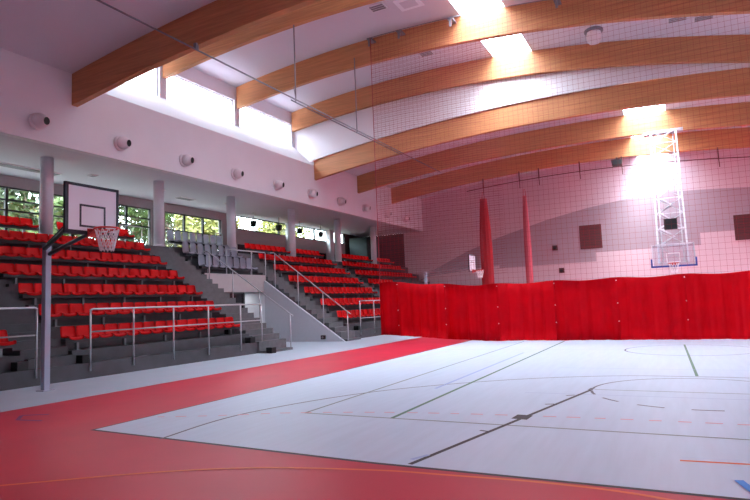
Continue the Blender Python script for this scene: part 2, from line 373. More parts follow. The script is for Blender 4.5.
# ------------------------------------------------------------------ stands
def tz(n): return 0.79 + 0.69*n
def fx(n): return -15.5 - 1.02*n
def stand(name, y0, y1, n0=0, front=True):
    prof = []
    if front: prof += [(-15.1, 0), (-15.1, 0.43), (-15.5, 0.43)]
    else: prof += [(fx(n0), tz(n0)-0.5)]
    for n in range(n0, 7):
        prof += [(fx(n), tz(n))]
        if n < 6: prof += [(fx(n+1), tz(n))]
    prof += [(XB, tz(6)), (XB, tz(6)-0.5 if not front else 0)]
    if not front: prof += [(fx(6)-0.8, tz(6)-0.5)]
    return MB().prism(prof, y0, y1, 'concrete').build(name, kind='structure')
stand('stand_base', 2.0, 9.6); stand('stand_base', 10.98, 18.75); stand('stand_base', 26.55, 34.75); stand('stand_base', 35.9, YF)
def stairs(y0, y1, from_floor, material='tread'):
    """three steps to a seat row, from the floor or from the front platform"""
    prof = []; k0 = 0 if from_floor else 2
    if from_floor: prof.append((-14.65, 0))
    else: prof += [(-15.1, 0), (-15.1, 0.43), (-15.32, 0.43)]
    last = None
    for k in range(k0, 22):
        z = 0.23*(k+1) - 0.13*(k < 1); x = -14.65 - 0.34*k
        if z > tz(6): z = tz(6)
        prof += [(min(x, -15.32) if not from_floor else x, z), (x-0.34, z)]
    prof += [(XB, tz(6)), (XB, 0)]
    # drop repeated points
    P = [prof[0]]
    for p in prof[1:]:
        if abs(p[0]-P[-1][0]) + abs(p[1]-P[-1][1]) > 1e-4: P.append(p)
    return MB().prism(P, y0, y1, material).build('stair_flight', kind='structure')
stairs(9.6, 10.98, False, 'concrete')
stairs(18.75, 20.55, True)
stairs(25.12, 26.55, True)
stairs(34.75, 35.9, False)
# guest tier above the passage
stand('stand_base', 20.55, 25.12, 4, False)
mb = MB()
mb.box((fx(4)+0.03, 20.55, 2.64), (fx(4)-0.3, 25.12, tz(4)-0.02), 'beige')   # lintel over the passage
mb.build('wall_lintel', kind='structure')
mb = MB()
mb.prism([(-14.72, 0), (-19.55, 3.25), (-19.55, 0)], 24.98, 25.12, 'stringer')
mb.build('wall_stringer', kind='structure')
MB().box((-19.55, 24.98, 0), (-21.6, 25.12, 3.0), 'white').build('wall_passage', kind='structure')  # white instead of grey: light inside the passage put into the colour
MB().box((-21.6, 20.56, 0), (-21.75, 25.12, 3.3), 'stringer').build('wall_passage', kind='structure')
d = MB().box((-19.92, 20.56, 0), (-19.96, 23.75, 2.64), 'darkwin').build('door_1', kind='structure')
mb = MB()
for y in (20.56, 22.1, 23.65): mb.box((-19.86, y, 0), (-19.98, y+0.1, 2.64), 'frame')
for z in (0.0, 2.0, 2.56): mb.box((-19.86, 20.56, z), (-19.98, 23.75, z+0.08), 'frame')
mb.build('door_frame', d)
MB().box((-19.80, 22.3, 0.95), (-19.84, 22.33, 1.25), 'rail').build('door_handle', d)
pl = bpy.data.lights.new('passage_fill', 'AREA'); pl.energy = 14; pl.size = 0.4; pl.color = (0.92, 0.96, 1)  # unseen fill light, added to brighten the passage
plo = bpy.data.objects.new('passage_fill', pl); C.objects.link(plo); plo.location = (-20.8, 24.3, 2.62)

# wall socket and cable box by the stair
o = thing('floor_box', (-15.9, 24.98, 0.22), 'small black socket box low on the grey stair wall', 'socket')
MB().box((-0.12, -0.12, -0.1), (0.12, 0, 0.1), 'black').build('housing', o, bevel=0.01)
MB().lathe([(0.05, 0), (0.05, 0.03)], (0, -0.12, 0), (0, -1, 0), 'gvent', 12).build('socket_cover', o)

# black step blocks beside the stairs
def block(x, y, z, label, w=0.3):
    MB().box((-0.14, -w/2, 0), (0.14, w/2, 0.23), 'rubber').build('step_block', None, (x, y, z), label, 'step block', 'black step blocks', bevel=0.012)
block(-15.28, 11.2, 0.43, 'black step block on the platform beside the left end post of the long railing')
block(-16.34, 11.13, tz(0), 'black step block at the left end of the second seat row in the near stand')
block(-17.36, 11.13, tz(1), 'black step block at the left end of the third seat row in the near stand')
block(-15.28, 9.35, 0.43, 'black step block beneath the red seats cut by the left photo edge')
block(-15.28, 18.55, 0.43, 'black step block by the right end of the front seat row in the near stand')
block(-14.62+0.1, 18.9, 0.0, 'black step block on the grey floor at the foot of the nearer staircase')
block(-16.34, 18.55, tz(0), 'black step block by the right end of the second seat row in the near stand')
block(-15.28, 27.4, 0.43, 'black step block on the platform behind the short railing by the curtain', 0.4)

# ------------------------------------------------------------------ seats
def shell_grid(prof, w, curve):
    """sweep a side profile (x,z) across the width with a shallow bucket curve"""
    mb = MB(); bm = mb.bm; nw = 6; k = mb.mi('seat'); rows = []
    for x, z, wf in prof:
        r = []
        for j in range(nw+1):
            t = -1 + 2*j/nw
            r.append(bm.verts.new((x + curve[0]*t*t, t*w/2*wf, z + curve[1]*t*t)))
        rows.append(r)
    for A, B in zip(rows, rows[1:]):
        for j in range(nw):
            f = bm.faces.new([A[j], A[j+1], B[j+1], B[j]]); f.smooth = True
    g = bmesh.ops.solidify(bm, geom=bm.faces[:], thickness=0.018)
    for f in bm.faces: f.smooth = True
    return mb
def build_seat_meshes(matname, bh, wd, tp):
    pan = shell_grid([(0.245, -0.07, 0.93), (0.235, 0.0, 0.98), (0.17, 0.022, 1), (0.04, 0.0, 1), (-0.09, -0.008, 1), (-0.16, 0.005, 1)], wd, (0, 0.035))
    back = shell_grid([(-0.155, 0.0, 1), (-0.19, 0.05, 1), (-0.215, 0.14, 1), (-0.235, bh*0.75, 0.98), (-0.25, bh*0.94, 0.94*tp), (-0.258, bh, 0.80*tp)], wd, (0.05, 0.0))
    out = []
    for n, mb in (('seat_pan', pan), ('backrest', back)):
        bmesh.ops.recalc_face_normals(mb.bm, faces=mb.bm.faces[:])
        me = bpy.data.meshes.new(n); mb.bm.to_mesh(me); mb.bm.free(); me.materials.append(M[matname]); out.append(me)
    return out
RS = build_seat_meshes('seat', 0.34, 0.497, 1.0); GS = build_seat_meshes('gseat', 0.56, 0.455, 0.82)
proto = {}
def make_seat(meshes, loc, label, group):
    key = meshes[0].name
    if key not in proto:
        o = thing('stadium_seat', loc, label, 'seat', group)
        kids = []
        for me, nm in zip(meshes, ('seat_pan', 'backrest')):
            c = bpy.data.objects.new(nm, me); C.objects.link(c); c.parent = o; kids.append(c)
        proto[key] = (o, kids); return o
    src, kids = proto[key]
    o = src.copy(); C.objects.link(o); o.location = loc; o['label'] = label; o['group'] = group
    for k in kids:
        c = k.copy(); C.objects.link(c); c.parent = o
    return o
ROWN = ['front', 'second', 'third', 'fourth', 'fifth', 'sixth', 'top']
COLY = [14.4, 20.05, 25.2, 31.0, 36.8, 42.5]
def seat_row(n, ya, yb, meshes, color, where, group, rowname, skip_cols=True, dx=0.0):
    x = -15.9 - 1.02*n; zb = tz(n) + 0.36
    N = round((yb-ya)/0.5); pos = []
    for k in range(N):
        y = ya + 0.25 + 0.5*k
        if n == 6 and skip_cols and any(abs(y-c) < 0.55 for c in COLY): continue
        pos.append(y)
    # steel bench beam with brackets
    o = thing('bench_beam', (x, ya, tz(n)), 'dark beam under the %s seats of the %s row of %s' % (color, rowname, where), 'bench beam', 'seat beams')
    segs = []; cur = [pos[0]]
    for y in pos[1:]:
        if y-cur[-1] > 0.6: segs.append(cur); cur = [y]
        else: cur.append(y)
    segs.append(cur)
    b = MB()
    for s in segs: b.box((-0.06, s[0]-0.3-ya, 0.22), (0.15, s[-1]+0.3-ya, 0.335), 'beam')
    b.build('beam', o)
    for s in segs:
        L = s[-1]-s[0]; m = max(2, int(L/1.6)+1)
        for i in range(m):
            y = s[0] + (L*(i+0.1)/(m-0.8) if m > 1 else 0) - ya
            MB().box((-0.05, y-0.035, 0.01), (0.05, y+0.035, 0.28), 'bracket').box((-0.12, y-0.07, 0), (0.1, y+0.07, 0.015), 'bracket').build('bracket', o)
    T = len(pos)
    for i, y in enumerate(pos):
        if T == 1: pl = 'the only visible'
        elif i < (T+1)//2: pl = ('%s from the left' % ORD[i+1]) if i else 'leftmost'
        else: pl = ('%s from the right' % ORD[T-i]) if T-i > 1 else 'rightmost'
        make_seat(meshes, (x, y, zb), '%s plastic seat, %s in the %s row of %s' % (color, pl, rowname, where), group)
for n in range(7):
    seat_row(n, 11.0, 18.6, RS, 'red', 'the near stand', 'red seats of the near stand', ROWN[n])
    seat_row(n, 26.6, 34.6, RS, 'red', 'the middle stand', 'red seats of the middle stand', ROWN[n])
for n in (3, 4, 5, 6):
    seat_row(n, 36.0, 46.0 if n > 3 else 40.0, RS, 'red', 'the farthest stand', 'red seats of the farthest stand', ROWN[n])
seat_row(0, 8.5, 9.5, RS, 'red', 'the leftmost stand', 'red seats at the left photo edge', 'front')
for n, nm in ((4, 'front'), (5, 'middle'), (6, 'back')):
    seat_row(n, 20.75, 24.8, GS, 'grey', 'the guest tier', 'grey guest seats', nm)

# ------------------------------------------------------------------ railings
def railing(loc, label, posts, z0, z1, mids, tilt=None, y0=None, y1=None, x=0.0, ends=True):
    o = thing('guard_railing', loc, label, 'railing')
    ya, yb = posts[0], posts[-1]
    MB().tube([(x, ya, z1-0.06), (x, ya+0.03, z1-0.015), (x, ya+0.08, z1), (x, yb-0.08, z1), (x, yb-0.03, z1-0.015), (x, yb, z1-0.06)], 0.028, 'rail').build('top_rail', o)
    for z in mids: MB().tube([(x, ya, z), (x, yb, z)], 0.02, 'rail').build('mid_rail', o)
    for y in posts: MB().tube([(x, y, z0), (x, y, z1-0.01)], 0.026, 'rail').build('post', o)
    return o
railing((-15.06, 0, 0), 'long steel guard railing along the front of the near stand', [11.24, 12.74, 14.36, 16.0, 17.74, 19.02], 0.2, 1.96, [1.31])
railing((-15.06, 0, 0), 'steel guard railing at the left photo edge beside the post', [4.5, 6.2, 7.9, 9.65], 0.2, 2.04, [1.32])
railing((-15.06, 0, 0), 'short steel guard railing running behind the left end of the red curtain', [27.3, 28.9, 30.5, 32.2, 34.0], 0.2, 1.97, [1.05])
railing((-19.5, 0, 0), 'steel guard railing in front of the grey guest seats', [22.0, 23.9, 25.05], tz(4)-0.02, 4.74, [])
railing((-22.6, 0, 0), 'small steel railing on the gallery at the top of the nearer stairs', [18.4, 19.6], tz(6), tz(6)+0.95, [])
railing((-22.5, 0, 0), 'thin steel railing beside the back row of grey guest seats', [24.55, 25.1], tz(6), tz(6)+1.1, [tz(6)+0.55])
def stair_rail(y, x0, x1, label, posts, zf):
    o = thing('stair_handrail', (0, y, 0), label, 'handrail')
    MB().tube([(x0+0.12, 0, zf(x0)-0.08), (x0, 0, zf(x0)), (x1, 0, zf(x1)), (x1-0.25, 0, zf(x1)+0.01)], 0.028, 'rail').build('handrail', o)
    for x in posts: MB().tube([(x, 0, max(0, (-14.6-x)*0.676 - 0.06)), (x, 0, zf(x))], 0.024, 'rail').build('post', o)
stair_rail(20.6, -14.76, -19.4, 'sloping steel handrail of the nearer staircase beside the passage', [-14.78, -16.4, -17.9, -19.3], lambda x: 1.49 + (-14.76-x)*0.655)
stair_rail(25.08, -14.5, -18.95, 'sloping steel handrail of the farther staircase beside the far red seats', [-14.55, -15.95, -17.45, -18.9], lambda x: 1.42 + (-14.5-x)*0.735)

# ------------------------------------------------------------------ columns under the fascia
for i, y in enumerate(COLY):
    lab = ['round white column rising behind the backboard at left', 'round white column left of the grey guest seats', 'round white column right of the grey guest seats',
           'round white column at the left of the farther red stand', 'round white column amid the farther red stand', 'round white column nearest the far wall'][i]
    o = thing('column', (-21.95, y, tz(6)), lab, 'column', 'round columns of the gallery')
    MB().lathe([(0.24, 0), (0.24, ZS-tz(6))], (0, 0, 0), (0, 0, 1), 'column', 28).build('shaft', o)
    MB().lathe([(0.27, 0), (0.27, 0.06), (0.24, 0.08)], (0, 0, 0), (0, 0, 1), 'column', 28).build('base_ring', o)

# ------------------------------------------------------------------ glulam beams
def arch_beam(y, x0, x1, zf, label, t=0.26, cut=None):
    X = xs(x0, x1, 48)
    o = MB().prism([(x, zf(x)) for x in X] + [(x, zf(x)+D) for x in reversed(X)], -t/2, t/2, 'wood').build('roof_beam', None, (0, y, 0), label, 'beam', 'arched timber roof beams', bevel=0.02)
    return o
arch_beam(14.2, XW-0.02, XR, low, 'arched timber beam nearest the viewer, dark in shade at upper left')
arch_beam(19.9, -21.35, XR, high, 'arched timber beam just beyond the nearest beam, lowest clerestory window at its foot')
arch_beam(25.25, -21.35, XR, high, 'arched timber beam carrying the top of the divider net')
arch_beam(30.58, -21.35, XR, high, 'arched timber beam above the tall white crescent wall')
arch_beam(31.0, XW-0.02, XR, low, 'arched timber beam below the white crescent wall')
arch_beam(36.65, XW-0.02, XR, low, 'arched timber beam carrying the far hoop truss')
arch_beam(42.3, XW-0.02, XR, low, 'arched timber beam farthest from the viewer, before the far wall')
# skylight glazing
def skylight(x0, x1, y0, y1, zf, idx):
    o = MB().box((x0, y0, zf(x0)+D+0.33), (x1, y1, zf(x0)+D+0.35), 'opal').build('window_%d' % idx, kind='structure')
    f = MB()
    for x in (x0-0.05, x1): f.box((x, y0, zf(x0)+D+0.28), (x+0.05, y1, zf(x0)+D+0.4), 'pframe')
    f.build('skylight_frame', o)
skylight(-7.95, -5.9, 14.45, 30.7, high, 15)
skylight(-2.0, 0.15, 30.9, YF, low, 16)

# ------------------------------------------------------------------ jet nozzles on the fascia
for i in range(10):
    y = 12.72 + 3.53*i
    where = 'the first from the left' if i == 0 else ('the last before the far wall' if i == 9 else '%s from the left' % ORD[i+1])
    o = thing('air_nozzle', (XW, y, 8.79), 'round white air nozzle on the left fascia, %s' % where, 'air nozzle', 'air nozzles in a row')
    MB().lathe([(0.31, 0), (0.31, 0.03), (0.27, 0.06)], (0, 0, 0), (1, 0, 0), 'dish').build('flange', o)
    a = Vector((1, 0.25, -0.15)).normalized()
    prof = [(0.27*math.sin(t), -0.27*math.cos(t)) for t in [math.pi*(0.30+0.56*k/9) for k in range(10)]]
    MB().lathe(prof, (0.2, 0, 0), a, 'dish').build('ball', o)
    MB().lathe([(0.15, 0), (0.165, 0.03), (0.14, 0.035), (0.13, 0.0)], Vector((0.2, 0, 0)) + a*0.24, a, 'dish').build('nozzle_ring', o)
    MB().lathe([(0.14, 0.0), (0.14, 0.025)], Vector((0.2, 0, 0)) + a*0.252, a, 'black').build('nozzle_opening', o)

# ------------------------------------------------------------------ services under the roof
o = thing('hanging_pipe', (-13.62, 8.0, 10.45), 'thin grey pipe hung under the roof beams running towards the far wall', 'pipe')
MB().tube([(0, 0, 0), (0, 28.6, 0)], 0.03, 'gvent').build('pipe', o)
MB().tube([(-0.1, 11.6, -0.06), (-0.1, 22.7, -0.06)], 0.025, 'gvent').build('pipe', o)
for y, z1 in ((19.78, high(-13.4)), (25.06, high(-13.6)+0.5)):
    MB().tube([(0, y-8.0, -0.08), (0, y-8.0, z1-10.5)], 0.028, 'gvent').build('hanger_rod', o)
MB().tube([(0.25, 11.3, 0.35), (0, 11.78, 0.0)], 0.015, 'gvent').build('brace', o)
MB().box((-0.06, 6.0, 0), (0.06, 6.12, low(-13.5)-10.5+0.1), 'gvent').build('clamp', o)

def grille(loc, w, h, label, nrm='z'):
    o = thing('ceiling_grille', loc, label, 'grille')
    MB().box((-w/2, -h/2, -0.06), (w/2, h/2, 0), 'pframe').build('frame', o)
    m = MB()
    for k in range(3): m.box((-w/2+0.05, -h/2+0.08+k*(h-0.1)/3, -0.075), (w/2-0.05, -h/2+0.08+k*(h-0.1)/3+(h-0.1)/3-0.06, -0.06), 'gvent')
    m.build('slats', o)
grille((-10.95, 22.5, high(-10.95)+D+0.0), 0.75, 0.6, 'small dark ceiling grille between the second and third beams')
grille((-10.95, 28.2, high(-10.95)+D+0.0), 0.75, 0.6, 'small dark ceiling grille left of the second skylight patch')
grille((0.9, 28.3, high(0.9)+D+0.0), 0.8, 0.6, 'small dark ceiling grille to the right of the white dome')
grille((1.9, 28.3, high(1.9)+D+0.0), 0.8, 0.6, 'faint pale ceiling grille farthest right beyond the white dome')
o = thing('access_hatch', (-9.6, 22.9, high(-9.6)+D), 'pale square access panel in the ceiling by the skylight', 'hatch')
MB().box((-0.55, -0.5, -0.04), (0.55, 0.5, 0), 'white').build('panel', o, bevel=0.01)
MB().box((-0.35, -0.3, -0.05), (0.35, 0.3, -0.04), 'ceil').build('inset', o)
xd, yd = -2.55, 28.0; zd = high(xd)+D
o = thing('dome_speaker', (xd, yd, zd), 'white dome hanging from the ceiling between two beams', 'speaker')
MB().lathe([(0.07, 0), (0.07, -0.35)], (0, 0, 0), (0, 0, 1), 'white').build('stem', o)
MB().lathe([(0.36, -0.33), (0.42, -0.38), (0.42, -0.46), (0.2, -0.5)], (0, 0, 0), (0, 0, 1), 'gvent', 28).build('cap', o)
MB().lathe([(0.30, -0.46), (0.34, -0.62), (0.32, -0.82), (0.24, -0.98), (0.08, -1.05)], (0, 0, 0), (0, 0, 1), 'dish', 28).build('bowl', o)
o = thing('floodlight', (-3.0, 42.1, low(-3.0)), 'small black floodlight fixed under the farthest beam left of the truss', 'floodlight')
MB().box((-0.05, -0.05, -0.15), (0.05, 0.05, 0.02), 'black').build('bracket', o)
MB().prism([(-0.3, -0.55), (0.3, -0.55), (0.34, -0.15), (-0.34, -0.15)], -0.25, 0.25, 'black').build('housing', o)
for i, y in enumerate((30.3, 33.1, 35.6, 38.5)):
    lab = ['small black loudspeaker hanging before the bright window strip, leftmost', 'small black loudspeaker hanging left of the pale pier', 'small black loudspeaker hanging between two pale piers', 'small black loudspeaker hanging farthest right before the bright strip'][i]
    o = thing('hanging_loudspeaker', (-24.5, y, ZS), lab, 'loudspeaker', 'loudspeakers hanging from the soffit')
    MB().tube([(0, 0, 0), (0, 0, -0.55)], 0.02, 'black').build('rod', o)
    MB().prism([(-0.16, -0.95), (0.1, -0.95), (0.18, -0.55), (-0.16, -0.55)], -0.15, 0.15, 'black').build('cabinet', o, bevel=0.02)
for i, (x, y, w, h) in enumerate(((-24.2, 14.6, 0.55, 3.6), (-23.2, 17.4, 0.35, 0.35), (-23.4, 21.5, 0.35, 0.35), (-24.2, 24.0, 0.5, 1.1), (-23.4, 26.6, 0.35, 0.35))):
    lab = ['long dark slot grille in the soffit at the left edge', 'small soffit light recess above the backboard', 'small soffit light recess left of the second column', 'rectangular soffit grille above the grey guest seats', 'small soffit light recess right of the rectangular grille'][i]
    o = thing('soffit_fitting', (x, y, ZS), lab, 'ceiling fitting')
    MB().box((-w/2, -h/2, -0.04), (w/2, h/2, 0), 'dish').build('frame', o)
    MB().box((-w/2+0.06, -h/2+0.06, -0.05), (w/2-0.06, h/2-0.06, -0.04), 'gvent').build('insert', o)

# ------------------------------------------------------------------ divider curtain with its net
YC = 24.55
o = thing('divider_curtain', (0, YC, 0), 'long red hall divider curtain with a red net above it', 'curtain')
seams = [0.25 + 2.36*k for k in range(-5, 5)]
XL, XE = -12.42, XR-0.35
def lift(x): return 0.30*max(0, min(1, (-7.5-x)/4.5))**1.2
def ztop(x): return 2.42 + lift(x)*1.15 + 0.03*math.cos((x-0.25)/2.36*2*math.pi)
def ruffle(x, z):
    w = 0.055*math.sin(x*9.5+0.7*math.sin(x*1.7)) + 0.035*math.sin(x*17.3+1.3) + 0.02*math.sin(x*31+0.4*z)
    w += 0.05*math.sin(x*2.1)
    return w*(0.55+0.45*(1-z/2.4))
bounds = [XL] + [s for s in seams if XL < s < XE] + [XE]
for a, b in zip(bounds, bounds[1:]):
    mb = MB(); n = max(4, int((b-a)/0.055)); k = mb.mi('curtain'); cols = []
    for i in range(n+1):
        x = a-0.02+(b-a+0.04)*i/n; zt = ztop(x); zb = 0.015+lift(x) + 0.015*abs(math.sin((x-0.25)/2.36*math.pi))
        cols.append([mb.bm.verts.new((x, ruffle(x, z), z)) for z in [zb + (zt-zb)*t/5 for t in range(6)]])
    for A, B in zip(cols, cols[1:]):
        for j in range(5):
            f = mb.bm.faces.new([A[j], B[j], B[j+1], A[j+1]]); f.smooth = True; f.material_index = k
    bmesh.ops.solidify(mb.bm, geom=mb.bm.faces[:], thickness=0.012)
    mb.build('curtain_panel', o)
eme = None
for s in bounds[1:-1]:
    zt = ztop(s)
    for z in (0.75, 1.45, zt-0.12):
        if eme is None:
            e = MB().lathe([(0.02, 0), (0.02, 0.012)], (0, 0, 0), (0, -1, 0), 'cord', 8).build('eyelet', o); eme = e.data
        else:
            e = bpy.data.objects.new('eyelet', eme); C.objects.link(e); e.parent = o
        e.location = (s, ruffle(s, z)-0.03, z)
# net: real strands, one part
nt = MB(); w = 0.0030; pit_n = 0.21
def ntop(x): return high(x) + 0.98
x = XL
while x < XE:
    nt.box((x-w, 0.0, ztop(x)-0.02), (x+w, 0.006, ntop(x)), 'netred'); x += pit_n
z = 2.45
while z < 14.7:
    # keep each horizontal strand below the net's top edge
    X = [q for q in xs(XL, XE, 120) if ntop(q) > z]
    if X: nt.box((X[0], 0.007, z-w), (X[-1], 0.013, z+w), 'netred')
    z += pit_n
nt.build('net', o)
# the net is slack and doubled towards its free left edge
n2 = MB(); z = 2.9
while z < 13.9:
    n2.tube([(XL+0.05+0.5*i, -0.03-0.02*math.sin(i*2.1), z+0.02*math.sin(i*1.3+z)) for i in range(13)], 0.0045, 'netred', 4); z += 0.10
n2.build('net_fold', o)
hem = MB().tube([(q, 0, ntop(q)) for q in xs(XL, XE, 50)], 0.02, 'gvent', 6); hem.build('top_cable', o)
edge = MB().tube([(XL, 0, ztop(XL)), (XL, 0, ntop(XL))], 0.018, 'netred', 6); edge.build('edge_rope', o)
for k, xh in enumerate((-13.4+0.9, -10.9, -8.3, -3.6, -1.0, 2.0)):
    zz = ntop(xh)
    MB().box((xh-0.12, 0.0, zz-0.05), (xh+0.12, 0.56, zz+0.03), 'gvent').box((xh-0.05, 0.0, zz-0.4), (xh+0.05, 0.05, zz), 'gvent').build('beam_clamp', o)

# second divider, drawn aside: drape bundles under the farthest beam
def bundle(name, x, w, matn, label, ztop_, zbot, cat):
    mb = MB(); n = 28; k = mb.mi(matn); rings = []
    for i in range(12):
        t = i/11; z = zbot + (ztop_-zbot)*t
        sc_ = 1.0 if t < 0.6 else 1.0 - 0.45*((t-0.6)/0.4)**1.5
        rings.append([mb.bm.verts.new(((w/2*sc_*(1+0.16*math.sin(7*a+t)))*math.cos(a), 0.28*sc_*(1+0.2*math.sin(9*a))*math.sin(a), z)) for a in [2*math.pi*j/n for j in range(n)]])
    for A, B in zip(rings, rings[1:]):
        for j in range(n):
            f = mb.bm.faces.new([A[j], A[(j+1) % n], B[(j+1) % n], B[j]]); f.smooth = True; f.material_index = k
    for R in (rings[0], rings[-1]): mb.bm.faces.new(R).material_index = k
    o = thing(name, (x, 42.0, 0), label, cat)
    mb.build('drape', o)
    tt = MB()
    for q in (-0.1, 0.1): tt.tube([(q, 0, ztop_-0.1), (q*0.5, 0, ztop_+0.5)], 0.025, matn)
    tt.build('hanging_straps', o)
bundle('gathered_drape', -12.35, 0.85, 'drape', 'thick red drape gathered vertically near the far left corner', 9.25, 0.02, 'drape')
bundle('gathered_net', -9.3, 0.45, 'pinkdrape', 'thin pinkish net bundle hanging right of the thick red drape', 9.1, 0.02, 'net')
o = thing('curtain_track', (0, 42.0, 10.0), 'dark curtain track crossing in front of the far wall', 'track')
trk = [(x, 0, low(x)-10.0-0.65) for x in xs(-13.6, XR-0.4, 30)]
MB().tube(trk, 0.03, 'maroon').build('rail', o)
for x in (-12.3, -9.6, -8.2, -5.4, -2.7, 2.9, 5.8):
    MB().tube([(x, 0, low(x)-10.0-0.65), (x+0.02, 0.0, low(x)-10.0-1.2)], 0.03, 'maroon', 6).box((x-0.03, -0.03, low(x)-10.66), (x+0.03, 0.17, low(x)-10.0+0.05), 'maroon').build('hanger', o)

# ------------------------------------------------------------------ basketball goals
def side_goal(loc, pole_xy, label, thick=1.0, am='navy'):
    """training goal facing +x on a floor post; loc = centre of the ring"""
    bx = loc[0]-0.42; by = loc[1]; zr = loc[2]
    o = thing('basketball_goal', (pole_xy[0], pole_xy[1], 0), label, 'basketball goal')
    P = Vector((pole_xy[0], pole_xy[1], 0)); T = lambda x, y, z: (x-P.x, y-P.y, z)
    MB().box((-0.075, -0.075, 0), (0.075, 0.075, zr+0.15), 'pole').box((-0.15, -0.15, 0), (0.15, 0.15, 0.02), 'pole').build('pole', o, bevel=0.01)
    z0 = zr-0.06
    a = MB()
    a.tube([(0, -0.05, zr+0.02), T(bx-0.12, by-0.28, zr+0.2)], [0.07*thick, 0.05*thick], am, 6).tube([(0, 0.05, zr-0.12), T(bx-0.12, by+0.28, zr+0.1)], [0.07*thick, 0.05*thick], am, 6)
    a.tube([(0, 0, zr+0.14), T(bx-0.1, by, zr+0.62)], 0.035*thick, am, 6)
    a.tube([T(bx-0.1, by-0.4, zr+0.22), T(bx-0.1, by+0.4, zr+0.22)], 0.04, am, 6).build('support_arm', o)
    w, zb, zt = 0.58, zr-0.07, zr+0.88
    bo = MB().box(T(bx-0.03, by-w, zb), T(bx, by+w, zt), 'board').build('backboard', o)
    f = MB(); t = 0.05
    f.box(T(bx-0.045, by-w-0.02, zb-0.02), T(bx+0.012, by-w+t, zt+0.02), 'navy').box(T(bx-0.045, by+w-t*0.7, zb-0.02), T(bx+0.012, by+w+0.02, zt+0.02), 'navy')
    f.box(T(bx-0.045, by-w, zt-t*0.7), T(bx+0.012, by+w, zt+0.02), 'navy').box(T(bx-0.045, by-w, zb-0.03), T(bx+0.012, by+w, zb+0.05), 'navy').build('frame', bo)
    s = MB(); q = 0.29; a0, a1 = zr+0.05, zr+0.50; e = 0.04
    s.box(T(bx, by-q, a0), T(bx+0.004, by-q+e, a1), 'navy').box(T(bx, by+q-e, a0), T(bx+0.004, by+q, a1), 'navy').box(T(bx, by-q, a1-e), T(bx+0.004, by+q, a1), 'navy').box(T(bx, by-q, a0), T(bx+0.004, by+q, a0+e), 'navy').build('target_square', bo)
    r = MB().tube([T(loc[0]+0.225*math.cos(t_), by+0.225*math.sin(t_), zr) for t_ in [2*math.pi*i/28 for i in range(28)]], 0.017, 'rim', 8, True)
    r.box(T(bx, by-0.12, zr-0.14), T(bx+0.02, by+0.12, zr+0.03), 'rim')
    r.tube([T(bx+0.01, by-0.1, zr-0.1), T(loc[0]-0.1, by-0.2, zr-0.01)], 0.015, 'rim', 6).tube([T(bx+0.01, by+0.1, zr-0.1), T(loc[0]-0.1, by+0.2, zr-0.01)], 0.015, 'rim', 6)
    r.prism([(bx-P.x, zr+0.012), (bx+0.22-P.x, zr+0.012), (bx+0.22-P.x, zr-0.012), (bx-P.x, zr-0.05)], by-P.y-0.1, by-P.y+0.1, 'rim')
    rim = r.build('rim', o)
    n = MB(); K = 12
    for d in (1, -1):
        for k in range(K):
            pts = []
            for i in range(9):
                t_ = i/8; rr = 0.22-0.10*t_**0.8; ang = 2*math.pi*(k + d*1.5*t_)/K
                pts.append(T(loc[0]+rr*math.cos(ang), by+rr*math.sin(ang), zr-0.02-0.42*t_))
            n.tube(pts, 0.0085, 'cord', 5)
    n.build('net', o)
    return o
side_goal((-9.78, 7.65, 3.46), (-13.87, 9.12), 'white backboard basketball goal on a grey post at left, in front of the red seats', 0.75)
side_goal((-9.9, 32.2, 3.46), (-13.8, 33.6), 'small distant side basketball goal above the curtain beside the red drape', 0.4, 'gvent')

# far hoop on its hanging lattice truss
YB = 30.3
o = thing('basketball_goal', (-0.07, YB, 0), 'glass backboard basketball goal hung from the roof on a white lattice truss', 'basketball goal')
def TP(s, t, off=0.0):     # point on the truss: side s, height fraction t from board up to the beam
    return (s*(0.62+0.02*t), 0.45 + off + t*5.4, 3.15 + t*(low(0)-3.15))
tr = MB()
for s in (-1, 1):
    tr.tube([TP(s, -0.0), TP(s, 1.0)], 0.045, 'whitesteel', 6)
    tr.tube([TP(s*0.72, 0.0, 0.3), TP(s*0.76, 1.0, 0.3)], 0.03, 'metal', 6)
K = 9
for k in range(K+1): tr.tube([TP(-1, k/K), TP(1, k/K)], 0.028, 'whitesteel', 5)
tr.build('truss', o)
br = MB()
for k in range(K):
    a, b = (k/K, (k+1)/K)
    br.tube([TP(-1, a), TP(1, b)], 0.02, 'metal', 5).tube([TP(1, a), TP(-1, b)], 0.02, 'metal', 5)
for k in range(3): br.tube([TP(-0.8, 0.12+k*0.11, -0.1), TP(0.2, 0.17+k*0.11, -0.1), TP(-0.8, 0.23+k*0.11, -0.1)], 0.045, 'whitesteel', 6)
br.build('bracing', o)
MB().box((-1.0, 5.75, low(0)-0.16), (1.0, 6.25, low(0)+0.0), 'metal').build('beam_mount', o)
MB().box((-0.28, 0.55, 4.75), (0.28, 0.8, 5.25), 'black').build('shot_clock', o)
bo = MB().box((-0.9, 0, 2.98), (0.9, 0.02, 4.03), 'clear').build('backboard', o)
f = MB()
for s in (-1, 1): f.box((s*0.9, -0.012, 2.98), (s*0.84, 0.032, 4.03), 'whitesteel')
f.box((-0.9, -0.012, 3.97), (0.9, 0.032, 4.03), 'whitesteel').box((-0.9, -0.012, 2.98), (0.9, 0.032, 3.02), 'whitesteel').build('frame', bo)
s_ = MB()
for s in (-1, 1): s_.box((s*0.295, -0.01, 3.15), (s*0.245, 0, 3.6), 'white')
s_.box((-0.295, -0.01, 3.55), (0.295, 0, 3.6), 'white').box((-0.295, -0.01, 3.15), (0.295, 0, 3.19), 'white').build('target_square', bo)
p = MB().box((-0.96, -0.03, 2.94), (0.96, 0.05, 3.02), 'bluepad')
